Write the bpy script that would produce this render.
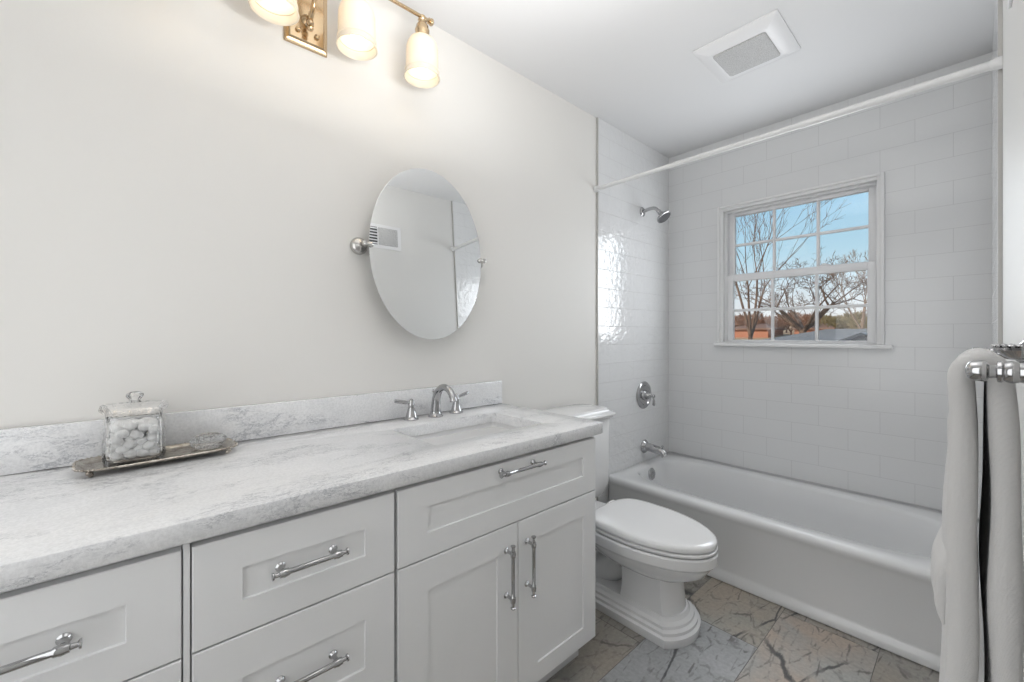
import bpy, bmesh, math, random
from mathutils import Vector, Matrix, noise
PI = math.pi
R = math.radians
C = bpy.context.scene.collection
SC = bpy.context.scene
for o in list(bpy.data.objects):
    bpy.data.objects.remove(o)

# ------------------------------------------------------------ camera, sky, light, exposure
cam_d = bpy.data.cameras.new('camera')
cam = bpy.data.objects.new('camera', cam_d); C.objects.link(cam)
cam.location = (1.48, 0.0, 1.18)
cam.rotation_euler = (PI/2, 0, 0.835)
cam_d.sensor_width = 36.0
cam_d.lens = 36*419.5/1024
cam_d.shift_y = -6.7/1024
cam_d.clip_start = 0.02
cam_d.clip_end = 500
SC.camera = cam
SC.view_settings.view_transform = 'Standard'
SC.view_settings.look = 'None'
SC.view_settings.gamma = 1
SC.view_settings.use_curve_mapping = False
SC.view_settings.exposure = 0.38

world = bpy.data.worlds.new('sky'); SC.world = world
world.use_nodes = True
wn = world.node_tree; wn.nodes.clear()
w_out = wn.nodes.new('ShaderNodeOutputWorld')
w_bg = wn.nodes.new('ShaderNodeBackground')
w_tc = wn.nodes.new('ShaderNodeTexCoord')
w_sep = wn.nodes.new('ShaderNodeSeparateXYZ')
w_ramp = wn.nodes.new('ShaderNodeValToRGB')
wn.links.new(w_tc.outputs['Generated'], w_sep.inputs[0])
wn.links.new(w_sep.outputs['Z'], w_ramp.inputs[0])
wn.links.new(w_ramp.outputs[0], w_bg.inputs[0])
wn.links.new(w_bg.outputs[0], w_out.inputs[0])
el = w_ramp.color_ramp.elements
el[0].position = 0.0; el[0].color = (0.68, 0.66, 0.63, 1)
el[1].position = 1.0; el[1].color = (0.08, 0.25, 0.62, 1)
for p, c in ((0.06, (0.60, 0.65, 0.68)), (0.16, (0.37, 0.56, 0.67)), (0.34, (0.20, 0.42, 0.62))):
    e = el.new(p); e.color = (*c, 1)
w_bg.inputs['Strength'].default_value = 1.0

def light(kind, name, loc, energy, color=(1, 1, 1), rot=(0, 0, 0), **kw):
    d = bpy.data.lights.new(name, kind); d.energy = energy; d.color = color
    for k, v in kw.items(): setattr(d, k, v)
    o = bpy.data.objects.new(name, d); C.objects.link(o)
    o.location = loc; o.rotation_euler = rot
    return o
# low winter sun behind the house lights the trees and lawn outside
light('SUN', 'sun', (0, -10, 20), 3.0, (1.0, 0.88, 0.72), (R(58), 0, R(-25)), angle=R(0.6))
# added fill lamp out of view, shining up so the ceiling spreads its light
light('AREA', 'upward_fill', (0.85, 0.65, 1.86), 9.0, (1.0, 0.99, 0.975), (R(180), 0, 0),
      shape='DISK', size=0.6)
# added fill lamp behind the camera, in front of the closed near wall
light('AREA', 'near_wall_fill', (0.80, -0.66, 1.25), 6.0, (0.96, 0.98, 1.0), (R(90), 0, 0),
      shape='RECTANGLE', size=0.95, size_y=1.5)
# daylight entering through the window
light('AREA', 'window_daylight', (0.765, 2.818, 1.55), 6.5, (0.93, 0.965, 1.0), (R(-90), 0, 0),
      shape='RECTANGLE', size=0.66, size_y=0.78)

# ------------------------------------------------------------ helpers
def add_box(bm, x0, x1, y0, y1, z0, z1, bev=0.0, seg=2):
    vs = [bm.verts.new((x, y, z)) for x in (x0, x1) for y in (y0, y1) for z in (z0, z1)]
    f = [(0, 1, 3, 2), (4, 6, 7, 5), (0, 4, 5, 1), (2, 3, 7, 6), (0, 2, 6, 4), (1, 5, 7, 3)]
    fs = [bm.faces.new([vs[i] for i in q]) for q in f]
    if bev > 0:
        es = list({e for fc in fs for e in fc.edges})
        bmesh.ops.bevel(bm, geom=es, offset=bev, segments=seg, affect='EDGES', profile=0.5)

def loft(bm, rings, cap0=True, cap1=True, closed=True):
    V = [[bm.verts.new(p) for p in r] for r in rings]
    n = len(V[0])
    for a, b in zip(V, V[1:]):
        for i in range(n if closed else n-1):
            j = (i+1) % n
            bm.faces.new((a[i], a[j], b[j], b[i]))
    if cap0: bm.faces.new(list(reversed(V[0])))
    if cap1: bm.faces.new(V[-1])
    return V

def frame_of(d):
    d = Vector(d).normalized()
    up = Vector((0, 0, 1)) if abs(d.z) < 0.95 else Vector((1, 0, 0))
    a = d.cross(up).normalized(); b = d.cross(a).normalized()
    return d, a, b

def lathe(bm, org, axis, prof, n=32, sq=None, cap0=True, cap1=True):
    """prof: (distance along axis, radius)"""
    d, a, b = frame_of(axis); org = Vector(org)
    rings = []
    for h, r in prof:
        ring = []
        for k in range(n):
            t = 2*PI*k/n
            rr = max(r, 1e-4)
            if sq:
                ct, st = math.cos(t), math.sin(t)
                rr = rr/((abs(ct)**sq+abs(st)**sq)**(1/sq))
            ring.append(org + d*h + a*(rr*math.cos(t)) + b*(rr*math.sin(t)))
        rings.append(ring)
    loft(bm, rings, cap0, cap1)

def tube(bm, pts, rad, n=12, caps=True):
    pts = [Vector(p) for p in pts]
    rs = rad if isinstance(rad, (list, tuple)) else [rad]*len(pts)
    t = (pts[1]-pts[0]).normalized()
    _, a, b = frame_of(t)
    rings = []
    for i, p in enumerate(pts):
        if i == 0: tn = (pts[1]-pts[0])
        elif i == len(pts)-1: tn = (pts[-1]-pts[-2])
        else: tn = (pts[i+1]-pts[i-1])
        tn.normalize()
        a = (a - tn*a.dot(tn)).normalized(); b = tn.cross(a)
        rings.append([p + a*(rs[i]*math.cos(2*PI*k/n)) + b*(rs[i]*math.sin(2*PI*k/n)) for k in range(n)])
    loft(bm, rings, caps, caps)

def sphere(bm, c, r, sx=1, sy=1, sz=1, u=20, v=12):
    m = Matrix.Translation(c) @ Matrix.Diagonal((sx*r, sy*r, sz*r, 1))
    bmesh.ops.create_uvsphere(bm, u_segments=u, v_segments=v, radius=1, matrix=m)

def spline(pts, k=8):
    P = [Vector(p) for p in pts]; P = [2*P[0]-P[1]] + P + [2*P[-1]-P[-2]]
    out = []
    for i in range(1, len(P)-2):
        for s in range(k):
            t = s/k
            a, b, c, d = P[i-1], P[i], P[i+1], P[i+2]
            out.append(0.5*((2*b)+(c-a)*t+(2*a-5*b+4*c-d)*t*t+(3*b-a-3*c+d)*t**3))
    out.append(P[-2])
    return out

def lin(a, b, t): return a+(b-a)*t

def obj(name, bm, mat, parent=None, smooth=40, off=(0, 0, 0)):
    """mesh given in the parent's local frame"""
    if any(off): bmesh.ops.translate(bm, verts=bm.verts, vec=off)
    bmesh.ops.recalc_face_normals(bm, faces=bm.faces)
    me = bpy.data.meshes.new(name); bm.to_mesh(me); bm.free()
    for m in (mat if isinstance(mat, list) else [mat]): me.materials.append(m)
    if smooth:
        me.polygons.foreach_set('use_smooth', [True]*len(me.polygons))
        me.set_sharp_from_angle(angle=R(smooth))
    o = bpy.data.objects.new(name, me); C.objects.link(o)
    if parent: o.parent = parent
    return o

def tag(o, label, cat, group=None):
    o['label'] = label; o['category'] = cat
    if group: o['group'] = group
    return o

def thing(name, label, cat, loc=(0, 0, 0), rot=(0, 0, 0), group=None):
    o = bpy.data.objects.new(name, None); C.objects.link(o)
    o.location = loc; o.rotation_euler = rot; o.empty_display_size = 0.05
    return tag(o, label, cat, group)

def struct(name, bm, mat, smooth=0, parent=None):
    o = obj(name, bm, mat, parent, smooth)
    if not parent: o['kind'] = 'structure'
    return o

def dup(root, loc, label, rot=None):
    def cp(o, par):
        c = o.copy(); C.objects.link(c); c.parent = par
        for ch in list(o.children): cp(ch, c)
        return c
    r = cp(root, None); r.location = loc
    if rot: r.rotation_euler = rot
    r['label'] = label
    return r

B = bmesh.new

# ------------------------------------------------------------ materials
def mat(name, color, rough=0.5, metal=0.0, **kw):
    m = bpy.data.materials.new(name); m.use_nodes = True
    b = m.node_tree.nodes['Principled BSDF']
    b.inputs['Base Color'].default_value = (*color, 1)
    b.inputs['Roughness'].default_value = rough
    b.inputs['Metallic'].default_value = metal
    for k, v in kw.items(): b.inputs[k].default_value = v
    return m

class NT:
    def __init__(s, m): s.t = m.node_tree; s.b = s.t.nodes['Principled BSDF']
    def n(s, kind, **kw):
        nd = s.t.nodes.new('ShaderNode'+kind)
        for k, v in kw.items(): setattr(nd, k, v)
        return nd
    def l(s, a, b): s.t.links.new(a, b)
    def coord(s, scale=(1, 1, 1), rot=(0, 0, 0), loc=(0, 0, 0)):
        tc = s.n('TexCoord'); mp = s.n('Mapping')
        mp.inputs['Scale'].default_value = scale; mp.inputs['Rotation'].default_value = rot
        mp.inputs['Location'].default_value = loc
        s.l(tc.outputs['Object'], mp.inputs[0]); return mp.outputs[0]
    def noise(s, vec, scale, detail=3, rough=0.5, dist=0.0):
        nd = s.n('TexNoise'); nd.inputs['Scale'].default_value = scale
        nd.inputs['Detail'].default_value = detail; nd.inputs['Roughness'].default_value = rough
        nd.inputs['Distortion'].default_value = dist
        s.l(vec, nd.inputs['Vector']); return nd.outputs['Fac']
    def ramp(s, fac, stops):
        nd = s.n('ValToRGB'); e = nd.color_ramp.elements
        while len(e) < len(stops): e.new(0.5)
        for q, (p, c) in zip(e, stops):
            q.position = p; q.color = (*c, 1) if isinstance(c, tuple) else (c, c, c, 1)
        s.l(fac, nd.inputs[0]); return nd.outputs[0]
    def mix(s, fac, a, b, mode='MIX'):
        nd = s.n('MixRGB', blend_type=mode)
        for inp, v in zip(nd.inputs, (fac, a, b)):
            if hasattr(v, 'links'): s.l(v, inp)
            elif isinstance(v, tuple): inp.default_value = (*v, 1)
            else: inp.default_value = v
        return nd.outputs[0]
    def bump(s, h, strength=0.2, dist=0.01):
        nd = s.n('Bump'); nd.inputs['Strength'].default_value = strength
        nd.inputs['Distance'].default_value = dist
        s.l(h, nd.inputs['Height']); s.l(nd.outputs[0], s.b.inputs['Normal']); return nd

def paint(name, col, rough=0.6):
    m = mat(name, col, rough); t = NT(m)
    t.bump(t.noise(t.coord(), 180, 2), 0.04, 0.002)
    return m
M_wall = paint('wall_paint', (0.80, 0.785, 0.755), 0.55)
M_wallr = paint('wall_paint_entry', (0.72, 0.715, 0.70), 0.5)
M_ceil = paint('ceiling_paint', (0.76, 0.76, 0.765), 0.7)
M_trim = mat('trim_paint', (0.88, 0.88, 0.88), 0.3)
M_vinyl = mat('window_vinyl', (0.87, 0.87, 0.88), 0.3)
M_cab = paint('cabinet_paint', (0.87, 0.872, 0.875), 0.35)
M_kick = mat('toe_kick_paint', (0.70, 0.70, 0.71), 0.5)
M_porc = mat('porcelain', (0.80, 0.80, 0.80), 0.08, **{'Coat Weight': 0.5, 'Coat Roughness': 0.03})
M_tub = mat('tub_enamel', (0.76, 0.765, 0.77), 0.12, **{'Coat Weight': 0.4, 'Coat Roughness': 0.05})
M_seat = mat('toilet_seat_plastic', (0.87, 0.87, 0.87), 0.12, **{'Coat Weight': 0.4})
M_chrome = mat('chrome', (0.47, 0.47, 0.475), 0.09, 1.0)
M_nickel = mat('brushed_nickel', (0.55, 0.54, 0.52), 0.22, 1.0)
M_brass = mat('aged_brass', (0.58, 0.44, 0.28), 0.20, 1.0)
M_mirror = mat('mirror_silver', (0.88, 0.89, 0.89), 0.005, 1.0)
M_mback = mat('mirror_backing', (0.45, 0.47, 0.47), 0.3)
M_dark = mat('dark_slot', (0.08, 0.08, 0.085), 0.6)
M_rod = mat('rod_enamel', (0.80, 0.80, 0.80), 0.25)
M_grout = mat('grout', (0.20, 0.195, 0.185), 0.8)
M_strip = mat('tile_edge_metal', (0.52, 0.51, 0.49), 0.35, 0.3)
M_plast = mat('vent_plastic', (0.84, 0.84, 0.85), 0.35)
M_caulk = mat('caulk', (0.55, 0.55, 0.56), 0.5)

def tile_mat(name, axis, y_off, wave=0.32, rough=0.06, ior=1.5):
    """white glazed wall tile in running bond; axis: which world axis runs along the wall"""
    m = mat(name, (0.76, 0.765, 0.775), rough, IOR=ior); t = NT(m)
    tc = t.n('TexCoord'); sp = t.n('SeparateXYZ'); cb = t.n('CombineXYZ')
    t.l(tc.outputs['Object'], sp.inputs[0])
    a1 = t.n('Math', operation='ADD'); a1.inputs[1].default_value = y_off
    a2 = t.n('Math', operation='ADD'); a2.inputs[1].default_value = -0.334 + 0.1118*4
    t.l(sp.outputs[axis], a1.inputs[0]); t.l(sp.outputs['Z'], a2.inputs[0])
    t.l(a1.outputs[0], cb.inputs[0]); t.l(a2.outputs[0], cb.inputs[1])
    br = t.n('TexBrick'); t.l(cb.outputs[0], br.inputs['Vector'])
    br.offset = 0.5; br.offset_frequency = 2; br.squash = 1.0
    br.inputs['Scale'].default_value = 1.0
    br.inputs['Brick Width'].default_value = 0.2596
    br.inputs['Row Height'].default_value = 0.1118
    br.inputs['Mortar Size'].default_value = 0.0011
    br.inputs['Mortar Smooth'].default_value = 0.2
    br.inputs['Color1'].default_value = (0.78, 0.785, 0.79, 1)
    br.inputs['Color2'].default_value = (0.77, 0.775, 0.78, 1)
    br.inputs['Mortar'].default_value = (0.60, 0.60, 0.605, 1)
    t.l(br.outputs['Color'], t.b.inputs['Base Color'])
    rr = t.ramp(br.outputs['Fac'], [(0, rough), (1, 0.7)]); t.l(rr, t.b.inputs['Roughness'])
    # each tile is glazed by hand: low waves, different in every tile
    nz = t.noise(cb.outputs[0], 26, 2, 0.55, 0.3)
    mx = t.n('Math', operation='MULTIPLY_ADD'); mx.inputs[1].default_value = -0.5
    t.l(br.outputs['Fac'], mx.inputs[0]); t.l(nz, mx.inputs[2])
    t.bump(mx.outputs[0], wave, 0.006)
    return m
M_tile_back = tile_mat('wall_tile_window_side', 'X', -0.6322 + 0.2596*4, 0.10, 0.16)
M_tile_side = tile_mat('wall_tile_tap_side', 'Y', -2.1224 + 0.2596*10, 0.6, 0.035, 1.85)

def marble_floor(name, base, base2, seed, tan=None):
    m = mat(name, base, 0.28); t = NT(m)
    v = t.coord(scale=(1, 1, 1), loc=(seed*1.7, seed*0.9, 0))
    cloud = t.noise(v, 6, 5, 0.62, 0.6)
    col = t.mix(t.ramp(cloud, [(0.3, 0.0), (0.7, 1.0)]), base, base2)
    if tan:
        col = t.mix(t.ramp(t.noise(v, 3.1, 3, 0.5, 0.4), [(0.42, 0.0), (0.62, 1.0)]), col, tan)
    v2 = t.coord(scale=(1.0, 0.30, 1), rot=(0, 0, R(16)), loc=(seed*1.3, seed, 0))
    w = t.n('TexNoise'); w.inputs['Scale'].default_value = 7; w.inputs['Detail'].default_value = 5
    w.inputs['Roughness'].default_value = 0.65
    t.l(v2, w.inputs['Vector'])
    wm = t.mix(0.045, v2, w.outputs['Color'], 'ADD')
    for sc, wd, st, cc in ((3.6, 0.008, 0.95, (0.06, 0.06, 0.065)), (9.5, 0.015, 0.75, (0.11, 0.10, 0.095)), (21, 0.030, 0.5, (0.16, 0.15, 0.14))):
        vo = t.n('TexVoronoi', feature='DISTANCE_TO_EDGE'); vo.inputs['Scale'].default_value = sc
        t.l(wm, vo.inputs['Vector'])
        mask = t.ramp(vo.outputs['Distance'], [(0.0, 1.0), (wd, 0.85), (wd*1.9, 0.0)])
        br = t.ramp(t.noise(v, sc*1.3, 3), [(0.44, 0.0), (0.56, st)])
        mk = t.mix(1.0, mask, br, 'MULTIPLY')
        col = t.mix(mk, col, cc)
    sp = t.ramp(t.noise(v, 70, 3, 0.7), [(0.35, 0.86), (0.65, 1.06)])
    col = t.mix(1.0, col, sp, 'MULTIPLY')
    t.l(col, t.b.inputs['Base Color'])
    return m
F_blue = marble_floor('marble_blue_grey', (0.45, 0.46, 0.47), (0.40, 0.41, 0.415), 1.4)
F_green = marble_floor('marble_green_grey', (0.42, 0.41, 0.37), (0.355, 0.355, 0.32), 2.3, (0.46, 0.40, 0.33))
F_tan = marble_floor('marble_tan', (0.56, 0.465, 0.385), (0.48, 0.415, 0.36), 3.1, (0.45, 0.45, 0.43))
F_brown = marble_floor('marble_brown_grey', (0.38, 0.355, 0.31), (0.30, 0.285, 0.255), 4.7)
F_grey = marble_floor('marble_warm_grey', (0.43, 0.41, 0.375), (0.32, 0.315, 0.295), 5.9, (0.40, 0.36, 0.31))

def quartz():
    m = mat('quartz_counter', (0.74, 0.74, 0.745), 0.12); t = NT(m)
    v = t.coord(scale=(1.0, 0.42, 1.0), rot=(0, 0, R(-7)))
    w = t.n('TexNoise'); w.inputs['Scale'].default_value = 7; w.inputs['Detail'].default_value = 8
    w.inputs['Roughness'].default_value = 0.7
    t.l(v, w.inputs['Vector'])
    wm = t.mix(0.20, v, w.outputs['Color'], 'ADD')
    col = t.mix(t.ramp(t.noise(v, 9, 6, 0.65, 1.2), [(0.35, 0.0), (0.68, 1.0)]), (0.86, 0.86, 0.865), (0.77, 0.775, 0.785))
    for sc, wd, lo, hi, st in ((12, 0.022, 0.49, 0.57, 0.75), (30, 0.045, 0.50, 0.60, 0.62), (58, 0.08, 0.51, 0.62, 0.45)):
        vo = t.n('TexVoronoi', feature='DISTANCE_TO_EDGE'); vo.inputs['Scale'].default_value = sc
        t.l(wm, vo.inputs['Vector'])
        mask = t.ramp(vo.outputs['Distance'], [(0.0, 1.0), (wd, 0.0)])
        br = t.ramp(t.noise(v, 6.5, 4, 0.62, 0.8), [(lo, 0.0), (hi, st)])
        col = t.mix(t.mix(1.0, mask, br, 'MULTIPLY'), col, (0.33, 0.34, 0.37))
    sp = t.ramp(t.noise(t.coord(), 170, 3, 0.7), [(0.38, 0.92), (0.60, 1.03)])
    col = t.mix(1.0, col, sp, 'MULTIPLY')
    t.l(col, t.b.inputs['Base Color'])
    return m
M_quartz = quartz()

def silver():
    m = mat('tarnished_silver', (0.50, 0.46, 0.40), 0.26, 0.9); t = NT(m)
    v = t.coord()
    t.l(t.ramp(t.noise(v, 60, 4), [(0.35, (0.34, 0.30, 0.26)), (0.62, (0.66, 0.62, 0.56))]), t.b.inputs['Base Color'])
    t.bump(t.noise(v, 160, 2), 0.35, 0.003)
    return m
M_silver = silver()

def terry():
    m = mat('towel_terry', (0.68, 0.67, 0.66), 0.95, **{'Sheen Weight': 0.3}); t = NT(m)
    v = t.coord()
    wv = t.n('TexWave', wave_type='BANDS', bands_direction='Z'); wv.inputs['Scale'].default_value = 330
    wv.inputs['Distortion'].default_value = 1.5
    t.l(v, wv.inputs['Vector'])
    h = t.mix(0.5, wv.outputs['Fac'], t.noise(v, 700, 2), 'MIX')
    t.bump(h, 0.8, 0.0011)
    return m
M_towel = terry()
M_towel_in = mat('towel_hem', (0.62, 0.60, 0.57), 0.95)

def thin_glass(name, refl=1.0, tint=(1, 1, 1), bump=0.0, ior=1.5, rough=0.0):
    m = bpy.data.materials.new(name); m.use_nodes = True
    t = m.node_tree; t.nodes.clear()
    o = t.nodes.new('ShaderNodeOutputMaterial'); mx = t.nodes.new('ShaderNodeMixShader')
    tr = t.nodes.new('ShaderNodeBsdfTransparent'); gl = t.nodes.new('ShaderNodeBsdfGlossy')
    fr = t.nodes.new('ShaderNodeFresnel'); fr.inputs['IOR'].default_value = ior
    tr.inputs[0].default_value = (*tint, 1); gl.inputs['Roughness'].default_value = rough
    gl.inputs['Color'].default_value = (refl, refl, refl, 1)
    t.links.new(fr.outputs[0], mx.inputs[0]); t.links.new(tr.outputs[0], mx.inputs[1])
    t.links.new(gl.outputs[0], mx.inputs[2]); t.links.new(mx.outputs[0], o.inputs[0])
    if bump:
        tc = t.nodes.new('ShaderNodeTexCoord'); nz = t.nodes.new('ShaderNodeTexNoise')
        nz.inputs['Scale'].default_value = bump
        bp = t.nodes.new('ShaderNodeBump'); bp.inputs['Strength'].default_value = 0.6; bp.inputs['Distance'].default_value = 0.004
        t.links.new(tc.outputs['Object'], nz.inputs['Vector']); t.links.new(nz.outputs[0], bp.inputs['Height'])
        t.links.new(bp.outputs[0], gl.inputs['Normal']); t.links.new(bp.outputs[0], fr.inputs['Normal'])
    return m
M_pane = thin_glass('window_glass', 0.6)
M_cut = thin_glass('cut_glass', 1.0, (1, 1, 1), 120, 1.5, 0.03)

def shade_glass():
    m = bpy.data.materials.new('frosted_shade'); m.use_nodes = True
    t = m.node_tree; b = t.nodes['Principled BSDF']; o = t.nodes['Material Output']
    b.inputs['Base Color'].default_value = (0.86, 0.80, 0.70, 1); b.inputs['Roughness'].default_value = 0.25
    tl = t.nodes.new('ShaderNodeBsdfTranslucent'); tl.inputs[0].default_value = (0.95, 0.88, 0.76, 1)
    mx = t.nodes.new('ShaderNodeMixShader'); mx.inputs[0].default_value = 0.30
    t.links.new(b.outputs[0], mx.inputs[1]); t.links.new(tl.outputs[0], mx.inputs[2])
    t.links.new(mx.outputs[0], o.inputs[0])
    return m
M_shade = shade_glass()
def emit(name, col, s):
    m = bpy.data.materials.new(name); m.use_nodes = True
    b = m.node_tree.nodes['Principled BSDF']
    b.inputs['Base Color'].default_value = (0.9, 0.9, 0.9, 1)
    b.inputs['Emission Color'].default_value = (*col, 1); b.inputs['Emission Strength'].default_value = s
    return m
M_bulb = emit('lit_bulb', (1.0, 0.86, 0.66), 4.2)
M_cotton = mat('cotton', (0.93, 0.93, 0.92), 1.0)

W = 1.537; L = 2.846; H = 2.44; YN = -0.74      # room: right wall, window wall, ceiling, wall behind the camera
XR = 1.62

# ------------------------------------------------------------ room shell
def wall_with_hole(name, m, axis, at, thick, u0, u1, z0, z1, hole=None):
    """axis 'x': wall lies in plane x=at spanning y; axis 'y': plane y=at spanning x"""
    bm = B()
    def bx(a0, a1, b0, b1):
        if axis == 'y': add_box(bm, a0, a1, min(at, at+thick), max(at, at+thick), b0, b1)
        else: add_box(bm, min(at, at+thick), max(at, at+thick), a0, a1, b0, b1)
    if hole:
        h0, h1, k0, k1 = hole
        bx(u0, h0, z0, z1); bx(h1, u1, z0, z1); bx(h0, h1, k1, z1)
        if k0 > z0: bx(h0, h1, z0, k0)
    else: bx(u0, u1, z0, z1)
    return struct(name, bm, m)

wall_with_hole('wall_left', M_wall, 'x', 0, -0.12, YN-0.1, L+0.15, -0.1, H+0.1)
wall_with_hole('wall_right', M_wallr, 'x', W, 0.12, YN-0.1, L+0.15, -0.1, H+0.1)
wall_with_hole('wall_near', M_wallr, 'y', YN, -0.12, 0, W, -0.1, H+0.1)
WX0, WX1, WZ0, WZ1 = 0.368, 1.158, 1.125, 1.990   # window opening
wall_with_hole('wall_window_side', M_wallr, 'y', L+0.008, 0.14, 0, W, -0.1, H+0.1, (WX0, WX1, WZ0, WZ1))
bm = B(); add_box(bm, -0.12, W+0.12, YN-0.12, L+0.15, H, H+0.12); struct('ceiling', bm, M_ceil)

# wall tile round the tub
bm = B()
for a in ((0.008, WX0, 0.30, H), (WX1, W-0.008, 0.30, H), (WX0, WX1, WZ1, H), (WX0, WX1, 0.30, WZ0)):
    add_box(bm, a[0], a[1], L, L+0.008, a[2], a[3])
struct('wall_tiles_window_side', bm, M_tile_back)['kind'] = 'structure'
TY = 2.010
bm = B(); add_box(bm, 0.0, 0.008, TY, L, 0.0, H); struct('wall_tiles_tap_side', bm, M_tile_side)
bm = B(); add_box(bm, W-0.008, W, TY, L, 0.0, H); struct('wall_tiles_right', bm, M_tile_side)
bm = B(); add_box(bm, 0.0, 0.010, TY-0.007, TY, 0.0, H, 0.001); struct('trim_1', bm, M_strip)
bm = B(); add_box(bm, W-0.010, W, TY-0.007, TY, 0.0, H, 0.001); struct('trim_2', bm, M_strip)
# baseboard of the left wall between vanity and tub
bm = B(); add_box(bm, 0.0, 0.014, 1.25, TY-0.008, 0.0, 0.09, 0.003); struct('baseboard_left', bm, M_trim)
bm = B(); add_box(bm, W-0.014, W, YN, TY-0.008, 0.0, 0.09, 0.003); struct('baseboard_right', bm, M_trim)

# floor: grout bed with 30 x 61 cm marble tiles set in it
bm = B(); add_box(bm, -0.12, W+0.12, YN-0.12, L+0.15, -0.12, -0.0015)
fmats = [M_grout, F_blue, F_green, F_tan, F_brown, F_grey]
for f in bm.faces: f.material_index = 0
rows = {2: 1.745, 3: 1.44, 1: 1.44, 0: 1.745, 4: 1.745}
tint = {(2, 1): 2, (2, 0): 1, (3, 1): 3, (3, 0): 5, (1, 1): 4, (1, 0): 5, (0, 1): 4, (0, 0): 4, (4, 1): 5, (4, 0): 3}
for cx_ in range(5):
    for r_ in range(-4, 3):
        y0 = rows[cx_] + (r_-1)*0.61; y1 = y0+0.61; x0 = cx_*0.31; x1 = min(x0+0.31, W)
        y0c, y1c = max(y0, YN), min(y1, 2.20)
        if y1c - y0c < 0.02: continue
        g = 0.0014
        n0 = len(bm.faces)
        add_box(bm, x0+g, x1-g, y0c+g, y1c-g, -0.0014, 0.0)
        bm.faces.ensure_lookup_table()
        for f in bm.faces[n0:]: f.material_index = tint.get((cx_, r_), 1+(cx_*3+r_*5) % 5)
struct('floor', bm, fmats)

# ------------------------------------------------------------ window
win = bpy.data.objects.new('window_1', None); C.objects.link(win); win['kind'] = 'structure'
win.location = (0, L, 0)
def wobj(name, bm, m, smooth=30, parent=win):
    return obj(name, bm, m, parent, smooth)
def frame_boxes(bm, x0, x1, z0, z1, w, y0, y1, bev=0.003, wt=None, wb=None):
    wt = wt or w; wb = wb or w
    add_box(bm, x0, x0+w, y0, y1, z0, z1, bev); add_box(bm, x1-w, x1, y0, y1, z0, z1, bev)
    add_box(bm, x0+w, x1-w, y0, y1, z1-wt, z1, bev); add_box(bm, x0+w, x1-w, y0, y1, z0, z0+wb, bev)
bm = B()   # casing: raised outer bead and a flat inner band
frame_boxes(bm, 0.352, 1.170, 1.128, 2.006, 0.014, -0.022, 0.01, 0.003, wb=0.004)
frame_boxes(bm, 0.364, 1.160, 1.124, 1.994, 0.020, -0.010, 0.10, 0.002, wb=0.004)
wobj('casing', bm, M_trim)
bm = B(); add_box(bm, 0.335, 1.200, -0.040, 0.10, 1.106, 1.127, 0.004); wobj('window_sill', bm, M_trim)
bm = B()   # vinyl jamb liner
frame_boxes(bm, 0.382, 1.148, 1.126, 1.976, 0.014, 0.022, 0.13, 0.002, wb=0.008)
wobj('jamb', bm, M_vinyl)
def sash(name, x0, x1, z0, z1, y0, y1, sw, tw, bw, cols, rws):
    bm = B(); frame_boxes(bm, x0, x1, z0, z1, sw, y0, y1, 0.003, tw, bw)
    s = wobj(name, bm, M_vinyl)
    gx0, gx1, gz0, gz1 = x0+sw, x1-sw, z0+bw, z1-tw
    ym = (y0+y1)/2
    bm = B()
    for i in range(1, cols):
        x = lin(gx0, gx1, i/cols); add_box(bm, x-0.008, x+0.008, ym-0.008, ym+0.008, gz0-0.004, gz1+0.004, 0.003)
    for i in range(1, rws):
        z = lin(gz0, gz1, i/rws); add_box(bm, gx0-0.004, gx1+0.004, ym-0.0078, ym+0.0078, z-0.008, z+0.008, 0.003)
    obj('muntins', bm, M_vinyl, s, 30)
    bm = B(); add_box(bm, gx0-0.005, gx1+0.005, ym-0.002, ym+0.002, gz0-0.005, gz1+0.005)
    obj('pane', bm, M_pane, s, 0)
    return s
sash('upper_sash', 0.396, 1.134, 1.530, 1.972, 0.056, 0.084, 0.036, 0.028, 0.038, 3, 2)
ls = sash('lower_sash', 0.3965, 1.1335, 1.132, 1.562, 0.024, 0.052, 0.036, 0.042, 0.014, 3, 2)
bm = B(); add_box(bm, 0.88, 0.94, 0.026, 0.046, 1.562, 1.572, 0.003); lathe(bm, (0.91, 0.036, 1.570), (0, 0, 1), [(0, 0.012), (0.008, 0.010)], 14)
obj('sash_lock', bm, M_vinyl, ls, 30)

# ------------------------------------------------------------ vanity cabinets
FX = 0.575; BXF = 0.553
def shaker(bm, y0, y1, z0, z1, rl, rr, rt, rb, x1=FX, x0=0.555, rec=0.005):
    """one front: flat frame with a recessed panel"""
    a = [(y0, z0), (y1, z0), (y1, z1), (y0, z1)]
    b = [(y0+rl, z0+rb), (y1-rr, z0+rb), (y1-rr, z1-rt), (y0+rl, z1-rt)]
    e = 0.0015
    rings = [[(x0, p, q) for p, q in a],
             [(x1-e, p, q) for p, q in a],
             [(x1, p+(e if i in (0, 3) else -e), q+(e if i in (0, 1) else -e)) for i, (p, q) in enumerate(a)],
             [(x1, p, q) for p, q in b],
             [(x1-rec, p+(0.001 if i in (0, 3) else -0.001), q+(0.001 if i in (0, 1) else -0.001)) for i, (p, q) in enumerate(b)]]
    loft(bm, rings)

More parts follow.
